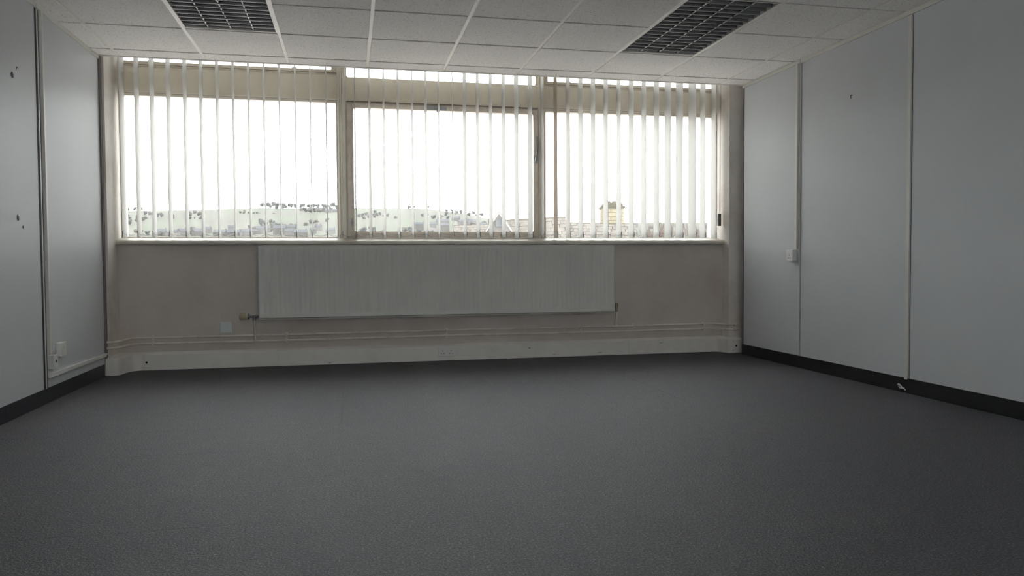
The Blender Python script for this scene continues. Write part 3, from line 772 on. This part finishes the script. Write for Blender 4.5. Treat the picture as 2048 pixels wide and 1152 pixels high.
RIDGE = [(-70, 3.2), (-30, 3.3), (-16, 3.46), (-13.3, 3.58), (-10, 3.70), (-8.8, 3.80), (-6.2, 3.88), (-3.4, 3.90), (0, 3.95), (2.3, 3.98), (5.6, 3.98), (7.5, 3.75), (9.3, 3.42), (11.2, 3.0), (15.7, 2.85), (20.5, 2.80), (24, 2.78), (27, 2.70), (40, 2.5), (75, 2.4)]
def ridge_el(az):
    for (a, e), (b, f_) in zip(RIDGE, RIDGE[1:]):
        if a <= az <= b: return e + (f_-e)*(az-a)/(b-a)
    return RIDGE[0][1] if az < -70 else RIDGE[-1][1]
R0, RR = 60.0, 1700.0
def el_at(r, az):
    t = max(0.0, min(1.0, (math.log(r)-math.log(R0))/(math.log(RR)-math.log(R0))))
    return -7.5 + (ridge_el(az)+7.5)*(1-(1-t)**1.3)
def ground(r, az):
    if r <= R0: return EYE + R0*math.tan(R(-7.5))
    z = EYE + min(r, RR)*math.tan(R(el_at(min(r, RR), az)))
    z += (1.6*math.sin(r*.021+az*.5) + 1.2*math.sin(r*.047-az*.9))*min(1, r/600)*(0 if r > RR*.9 else 1)
    if r > RR: z -= (r-RR)*.08
    return z
def r_for(el, az):
    a, b = R0, RR
    for _ in range(40):
        m = (a+b)/2
        if el_at(m, az) < el: a = m
        else: b = m
    return a
def polar(r, az): return Vector((r*math.sin(R(az)), r*math.cos(R(az)), ground(r, az)))
AZ = [-70+2.0*i for i in range(73)]; RS = [9, 30, 60] + [60*math.exp(math.log(RR/60)*i/34) for i in range(1, 35)] + [1850, 2100, 2600, 3300]
vv = [tuple(polar(r, a)) for r in RS for a in AZ]; na = len(AZ)
ff = [(i*na+j, i*na+j+1, (i+1)*na+j+1, (i+1)*na+j) for i in range(len(RS)-1) for j in range(na-1)]
M['bounce_ground'] = paint('pale_bounce_ground', (.62, .575, .55), .9, .1, .3, .1)  # unseen near ground, made pale to bounce skylight onto the ceiling
hm = MB(); hm.add(vv, ff); hm.m = [1 if (i//(na-1)) < 10 else 0 for i in range(len(ff))]
hill = hm.build('hillside', [M['field'], M['bounce_ground']], None, smooth=True)
tag(hill, 'pale green and brown hillside of small fields across the valley', kind='structure')

# trees: crown of lobes on a trunk
def crown_mesh(seed, h, w, m):
    rn = random.Random(seed); bm = bmesh.new()
    for k in range(9):
        a = rn.uniform(0, 6.283); d = rn.uniform(0, .5)*w; zz = h*(.38+.5*rn.random()); rr = w*rn.uniform(.28, .42)*(1.15-.5*zz/h)
        mt = Matrix.Translation((d*math.cos(a), d*math.sin(a), zz)) @ Matrix.Diagonal((rr, rr, rr*1.05, 1))
        ret = bmesh.ops.create_icosphere(bm, subdivisions=2, radius=1, matrix=mt)
        c = Vector((d*math.cos(a), d*math.sin(a), zz))
        for v in ret['verts']: v.co = c + (v.co-c)*rn.uniform(.72, 1.25)
    ret = bmesh.ops.create_cone(bm, segments=6, radius1=w*.05, radius2=w*.03, depth=h*.5, matrix=Matrix.Translation((0, 0, h*.25)))
    me = bpy.data.meshes.new('tree'); bm.to_mesh(me); bm.free(); me.materials.append(m); return me
TREES = [crown_mesh(1, 10, 8, M['leaf_a']), crown_mesh(2, 8, 8, M['leaf_b']), crown_mesh(3, 12, 7, M['leaf_a']), crown_mesh(4, 6, 8, M['leaf_b'])]
rt = random.Random(11)
TAKEN = []
def free(p, rad):
    for (x, y, q) in TAKEN:
        if (p.x-x)**2 + (p.y-y)**2 < (rad+q)**2: return False
    TAKEN.append((p.x, p.y, rad)); return True
ORD = ['first', 'second', 'third', 'fourth', 'fifth', 'sixth', 'seventh', 'eighth', 'ninth', 'tenth', 'eleventh', 'twelfth']
def plant(az, el, k, s, label, group, r=None):
    r = r or r_for(el, az); p = polar(r, az)
    for _ in range(12):
        if free(p, 4.6*s): break
        r *= .985; p = polar(r, az)
    p.z -= .3
    o = inst('tree', TREES[k], None, p, (0, 0, rt.uniform(0, 6.28)), (s, s, s)); return tag(o, label, 'tree', group)
L1 = 'tree in the hilltop copse breaking the skyline behind the left window bay'
for i in range(22): plant(-6.0+i*.26+rt.uniform(-.06, .06), 0, rt.choice((0, 2)), rt.uniform(.85, 1.25), L1, 'hilltop copse', RR*rt.uniform(.93, .998))
for i, az in enumerate((-15.0, -14.6, -14.2, -13.8)): plant(az, 0, 0, rt.uniform(.6, .8), 'small far left skyline tree, %s from the left' % ORD[i], 'far left skyline trees', RR*.99)
for i, az in enumerate((4.4, 4.8, 5.9, 7.2, 7.6, 7.95, 8.3, 8.6, 8.9, 9.2, 9.5, 9.8)): plant(az, 0, rt.choice((0, 2, 3)), rt.uniform(.6, .95), 'hilltop skyline tree behind the middle bay, %s from the left' % ORD[i], 'middle bay skyline trees', RR*rt.uniform(.95, .99))
for hdg in range(26):
    az0 = rt.uniform(-16, 9.5); el0 = rt.uniform(2.0, min(3.6, ridge_el(az0)-.25)); dl = rt.uniform(-.06, .06); s0 = rt.uniform(.35, .8)
    for i in range(rt.choice((3, 4, 5, 6, 7))):
        az = az0 + i*rt.uniform(.22, .42); el = el0 + dl*i
        bay = 'left' if az < -.6 else 'middle'
        plant(az, el, rt.choice((0, 1, 2, 3)), s0*rt.uniform(.8, 1.2), 'rounded hedgerow tree %s the hillside behind the %s bay' % ('low on' if el < 2.7 else 'high up', bay), 'hillside trees')
L5 = 'low grey tree on the town skyline behind the right window bay'
for i in range(26):
    az = 13+i*.6+rt.uniform(-.2, .2); plant(az, 0, rt.choice((0, 1, 3)), rt.uniform(.55, .9), L5, 'right bay skyline trees', rt.uniform(700, 1300))

# houses far off: walls, pitched roof, chimney, windows
def house_mesh(w, d, h, wm, rm, seed):
    b = MB(); b.box(-w/2, w/2, -d/2, d/2, -3, h)
    rh = d*.42
    b.prism([(-d/2-.3, h-.05), (d/2+.3, h-.05), (0, h+rh)], 'x', -w/2-.2, w/2+.2, 1)
    b.box(w/2-1.1, w/2-.3, -.4, .4, h+rh*.5, h+rh+1.0, 0)
    n = max(2, int(w/2.6))
    for fl in (0, 1):
        for i in range(n):
            x = -w/2+w*(i+.5)/n; b.box(x-.5, x+.5, -d/2-.06, -d/2+.02, .8+fl*2.5, 2.1+fl*2.5, 2)
    return b.mesh('house', [wm, rm, M['window_dark']])
HM = [house_mesh(8, 7, 5.2, M['wall_a'], M['slate_far'], 1), house_mesh(13, 7.5, 5.4, M['wall_b'], M['slate_far'], 2), house_mesh(18, 7.5, 5.4, M['wall_a'], M['slate_far'], 3)]
def house(az, el, k, s, label, group, face=0):
    r = r_for(el, az); p = polar(r, az); rad = (5.2, 7.6, 10)[k]*s
    for _ in range(25):
        if free(p, rad): break
        r *= .98; p = polar(r, az)
    o = inst('house', HM[k], None, p, (0, 0, R(-az+face)), (s, s, s)); return tag(o, label, 'house', group)
for i in range(22):
    az = -13 + 12.2*(i+rt.random())/22
    house(az, rt.uniform(1.85, 2.3), rt.choice((0, 0, 1)), rt.uniform(.6, .9), 'small pale house in the valley just above the sill, left bay', 'valley houses', rt.uniform(-30, 30))
for i in range(6):
    house(-3.2+i*.45, 3.7, rt.choice((0, 1)), .9, 'white house below the hilltop copse, %s from the left' % ORD[i], 'hilltop houses', rt.uniform(-20, 20))
TER = sorted(((6.9, 2.75, 2, .9, 14), (7.9, 3.0, 1, .9, -12), (8.5, 2.7, 2, .9, 25), (9.2, 2.9, 2, .9, 8), (9.9, 2.55, 1, .9, -20), (10.6, 2.75, 1, .9, 15), (8.05, 2.35, 2, .8, 5), (9.05, 2.2, 2, .8, -10), (7.0, 2.25, 1, .8, 18), (6.2, 2.5, 0, .9, 0)))
for i, (az, el, k, s, fc) in enumerate(TER):
    house(az, el, k, s, 'pale terrace house stepping up the hill behind the middle bay, %s from the left' % ORD[i], 'hillside terrace', fc)
house(5.15, 2.35, 1, .75, 'grey many windowed house alone in the middle bay view', None)
for i, (az, el, k, s, fc) in enumerate(((12.6, 2.35, 1, .8, 10), (14.5, 2.5, 2, .8, -15), (15.6, 2.45, 1, .8, 20), (21.3, 2.45, 0, .9, 5), (22.6, 2.3, 1, .8, -10), (24.6, 2.35, 1, .8, 14), (26.3, 2.3, 2, .8, -8))):
    house(az, el, k, s, 'grey house on the town skyline behind the right bay, %s from the left' % ORD[i], 'right bay houses', fc)

# bare brown trees close by on the right
def bare_mesh(seed, h):
    rn = random.Random(seed); b = MB()
    def br(p, d, l, r, lv):
        q = p + d*l; b.tube([p, p.lerp(q, .5) + Vector((rn.uniform(-.04, .04), rn.uniform(-.04, .04), 0))*l, q], [r, r*.8, r*.6], 4 if lv < 2 else 3, cap=False)
        if lv >= 5: return
        for _ in range(3 if lv < 3 else 3):
            a = rn.uniform(0, 6.283); s = rn.uniform(.35, .75)
            nd = (d + Vector((math.cos(a)*s, math.sin(a)*s, rn.uniform(-.1, .25)))).normalized()
            br(p.lerp(q, rn.uniform(.6, 1)), nd, l*rn.uniform(.6, .78), r*.55, lv+1)
    br(Vector((0, 0, 0)), Vector((0, 0, 1)), h*.33, h*.022, 0)
    return b.mesh('bare_tree', M['twig'])
BT = [bare_mesh(5, 10), bare_mesh(6, 10), bare_mesh(8, 10)]
for i, az in enumerate((22.0, 22.7, 23.3, 24.0, 24.6, 25.2, 25.8, 26.4, 27.0, 27.7)):
    r = 60 + 9*(i*3 % 10); top = EYE + r*math.tan(R(rt.uniform(2.85, 3.35))); z0 = ground(r, az); s = (top-z0)/max(v.co.z for v in BT[i % 3].vertices)
    o = inst('bare_tree', BT[i % 3], None, (r*math.sin(R(az)), r*math.cos(R(az)), z0), (0, 0, i*1.3), (s*.5, s*.5, s))
    tag(o, 'bare brown tree outside the right end of the window, %s from the left' % ORD[i], 'tree', 'bare trees')

# stone slated roofs close to the building
def slate_roof(name, label, A, B, front, pitch, slope, rows_n, hip=False, zbase=-7):
    A, B = Vector(A), Vector(B); along = (B-A); Ln = along.length; along.normalize()
    hz = Vector((front[0], front[1], 0)).normalized(); hz = (hz - along*hz.dot(along)).normalized()
    dn = (hz*math.cos(R(pitch)) - Vector((0, 0, 1))*math.sin(R(pitch))).normalized(); nr = along.cross(dn)
    if nr.z < 0: nr = -nr
    t = thing(name, ((A.x+B.x)/2, (A.y+B.y)/2, zbase), label, 'building')
    run = slope*math.cos(R(pitch)); drop = slope*math.sin(R(pitch))
    E0, E1 = A+dn*slope, B+dn*slope; bk = -hz*run - Vector((0, 0, drop)); F0, F1 = A+bk, B+bk
    rf = MB(); lo = nr*-.05
    a_, b_, e0, e1, f0, f1 = [tuple(v+lo) for v in (A, B, E0, E1, F0, F1)]
    rf.add([a_, b_, e1, e0, f0, f1], [(0, 1, 2, 3), (1, 0, 4, 5), (0, 3, 4), (1, 5, 2), (3, 2, 5, 4)])
    rfo = rf.build('roof', M['stone_joint'], t)
    wl_ = MB(); ins = .25
    c = [E0+along*ins-hz*ins, E1-along*ins-hz*ins, F1-along*ins+hz*ins, F0+along*ins+hz*ins]
    wl_.loft([[(p.x, p.y, zbase) for p in c], [(p.x, p.y, p.z-.05) for p in c]]); wl_.build('wall', M['wall_b'], t)
    w0, l0 = .30, .24
    sm = [MB().box(-.5, .5, 0, 1, -.5, .5).mesh('slate', M['stone_slate'])]
    rn = random.Random(int(A.x*100))
    for rrow in range(rows_n):
        x = -(rrow % 2)*.15
        while x < Ln:
            w = w0*rn.uniform(.75, 1.3); x0, x1 = max(x, 0), min(x+w, Ln)
            if x1-x0 > .06:
                o = inst('slate', sm[0], rfo)
                c = A + along*((x0+x1)/2) + dn*(rrow*l0 - .02) + nr*(.0+rn.uniform(-.008, .008)) - wloc(rfo)
                tl = rn.uniform(.03, .07)
                d2 = (dn + nr*tl).normalized(); n2 = along.cross(d2)
                if n2.z < 0: n2 = -n2
                m3 = Matrix((along*(x1-x0-.018), d2*(l0+.03), n2*.035)).transposed()
                if m3.determinant() < 0: m3 = Matrix((-along*(x1-x0-.018), d2*(l0+.03), n2*.035)).transposed()
                o.matrix_local = Matrix.Translation(c) @ m3.to_4x4()
            x += w
    rg = MB(); nseg = max(3, int(Ln/.5))
    for i in range(nseg):
        p, q = A+along*(Ln*i/nseg+.01), A+along*(Ln*(i+1)/nseg-.01)
        u = Vector((0, 0, 1))
        rg.loft([[tuple(s+hz*.11-u*.08), tuple(s+hz*.02+u*.035), tuple(s-hz*.02+u*.035), tuple(s-hz*.11-u*.08)] for s in (p, q)])
    rg.build('ridge', M['cap_stone'], t)
    return t, along, hz, dn
slate_roof('stone_building', 'stone slated roof rising behind the second mullion', (5.6, 29.4, 2.42), (8.35, 28.85, 2.55), (-.2, -1), 36, 4.0, 8)
slate_roof('stone_building', 'long low stone slated roof left of the chimney', (8.9, 32.9, 2.54), (12.4, 31.75, 2.44), (-.33, -1), 34, 4.2, 8)
slate_roof('stone_building', 'distant pale slated roof at the right of the middle bay', (5.3, 39.7, 2.72), (9.6, 38.9, 2.80), (-.2, -1), 33, 4.5, 6)
# little gabled dormer with white bargeboards
dm = thing('gabled_dormer', (5.4, 27.5, -7), 'small gabled dormer with white bargeboards in the middle bay view', 'dormer')
ap, hw_, dp = Vector((5.40, 27.46, 2.70)), .42, .62
vx_ = Vector((.98, -.2, 0)); vb = Vector((.2, .98, 0))
pa, pb = ap - vx_*hw_ - Vector((0, 0, dp)), ap + vx_*hw_ - Vector((0, 0, dp))
g = MB(); g.loft([[tuple(p+vb*.04-Vector((0, 0, 10 if k else .03))) for p, k in ((ap, 0), (pa, 0), (pa, 1), (pb, 1), (pb, 0))], [tuple(p+vb*2.2-Vector((0, 0, 10 if k else .03))) for p, k in ((ap, 0), (pa, 0), (pa, 1), (pb, 1), (pb, 0))]])
g.build('wall', M['wall_b'], dm)
for q in (pa, pb):
    b = MB(); ext = (q-ap).normalized(); q2 = q+ext*.12; up = Vector((0, 0, .10))
    b.loft([[tuple(ap), tuple(q2), tuple(q2-up), tuple(ap-up*1.3)], [tuple(p+vb*.05) for p in (ap, q2, q2-up, ap-up*1.3)]]); b.build('bargeboard', M['white_board'], dm)
    b = MB(); b.loft([[tuple(p+Vector((0, 0, .03))) for p in (ap, q2)] + [tuple(p+Vector((0, 0, -.01))) for p in (q2, ap)], [tuple(p+vb*2.2+Vector((0, 0, .03))) for p in (ap, q2)] + [tuple(p+vb*2.2+Vector((0, 0, -.01))) for p in (q2, ap)]]); b.build('roof', M['stone_slate'], dm)
b = MB(); b.tube([tuple(ap-Vector((0, 0, .05))), tuple(ap+Vector((0, 0, .14)))], [.035, .012], 6); b.build('finial', M['white_board'], dm)
MB().box(5.28, 5.52, 27.40, 27.50, 2.10, 2.34).build('window', M['window_dark'], dm)

# chimney stack
ch = thing('chimney_stack', (12.74, 35.85, -7), 'tall buff stone chimney stack with a mossy cap seen through the right bay', 'chimney', rz=R(-12))
cw_, cd_ = 1.04, .86
MB().box(-cw_/2+.03, cw_/2-.03, -cd_/2+.03, cd_/2-.03, 0, 10.4).build('core', M['mortar'], ch, local=True)
bmx = MB().box(-.5, .5, -.5, .5, -.5, .5).mesh('stone_block', M['chimney_stone'])
rb = random.Random(4); ch_h = .20
for k in range(12):
    z = 10.4 - .2*(k+.5); 
    for side in range(4):
        L_ = cw_ if side % 2 == 0 else cd_
        cuts = [0, L_*(.36 if k % 2 else .58), L_]
        if L_ > 1: cuts = [0, L_*(.28 if k % 2 else .40), L_*(.66 if k % 2 else .75), L_]
        for a, b in zip(cuts, cuts[1:]):
            m_ = (a+b)/2 - L_/2; s_ = b-a-.016; pj = rb.uniform(-.006, .012)
            if side % 2 == 0: loc = (m_, (-1 if side == 0 else 1)*(cd_/2-.03+pj), z); sc2 = (s_, .10, ch_h-.016)
            else: loc = ((1 if side == 1 else -1)*(cw_/2-.03+pj), m_, z); sc2 = (.10, s_, ch_h-.016)
            inst('stone_block', bmx, ch, loc, (0, 0, 0), sc2)
c = MB(); c.box(-cw_/2-.07, cw_/2+.07, -cd_/2-.07, cd_/2+.07, 10.4, 10.50)
rings = []
for z, f_ in ((10.50, .98), (10.60, .92), (10.68, .80)): rings.append([(-cw_/2*f_, -cd_/2*f_, z), (cw_/2*f_, -cd_/2*f_, z), (cw_/2*f_, cd_/2*f_, z), (-cw_/2*f_, cd_/2*f_, z)])
c.loft(rings); c.build('cap', M['cap_stone'], ch, local=True)
for x in (-.18, .12):
    MB().tube([(x, 0, 10.66), (x, 0, 10.70), (x, 0, 10.78)], [.12, .13, .10], 10).build('chimney_pot', M['mortar'], ch, local=True)

# ------------------------------------------------------------------ thin haze added over the valley, paling the view like lens glare
hz_ = NT('glare_haze'); vsn = hz_.n('ShaderNodeVolumeScatter'); vsn.inputs['Density'].default_value = 1.5e-5; vsn.inputs['Color'].default_value = (1, 1, 1, 1)
hz_.t.links.clear(); hz_.link(vsn.outputs[0], hz_.out.inputs['Volume'])
haze = MB().box(-2500, 2500, 45, 3500, -60, 520).build('haze', hz_.mat, None, origin=(0, 45, -60))
tag(haze, 'thin pale haze added over the valley to wash the view out like glare', 'haze', kind='stuff')
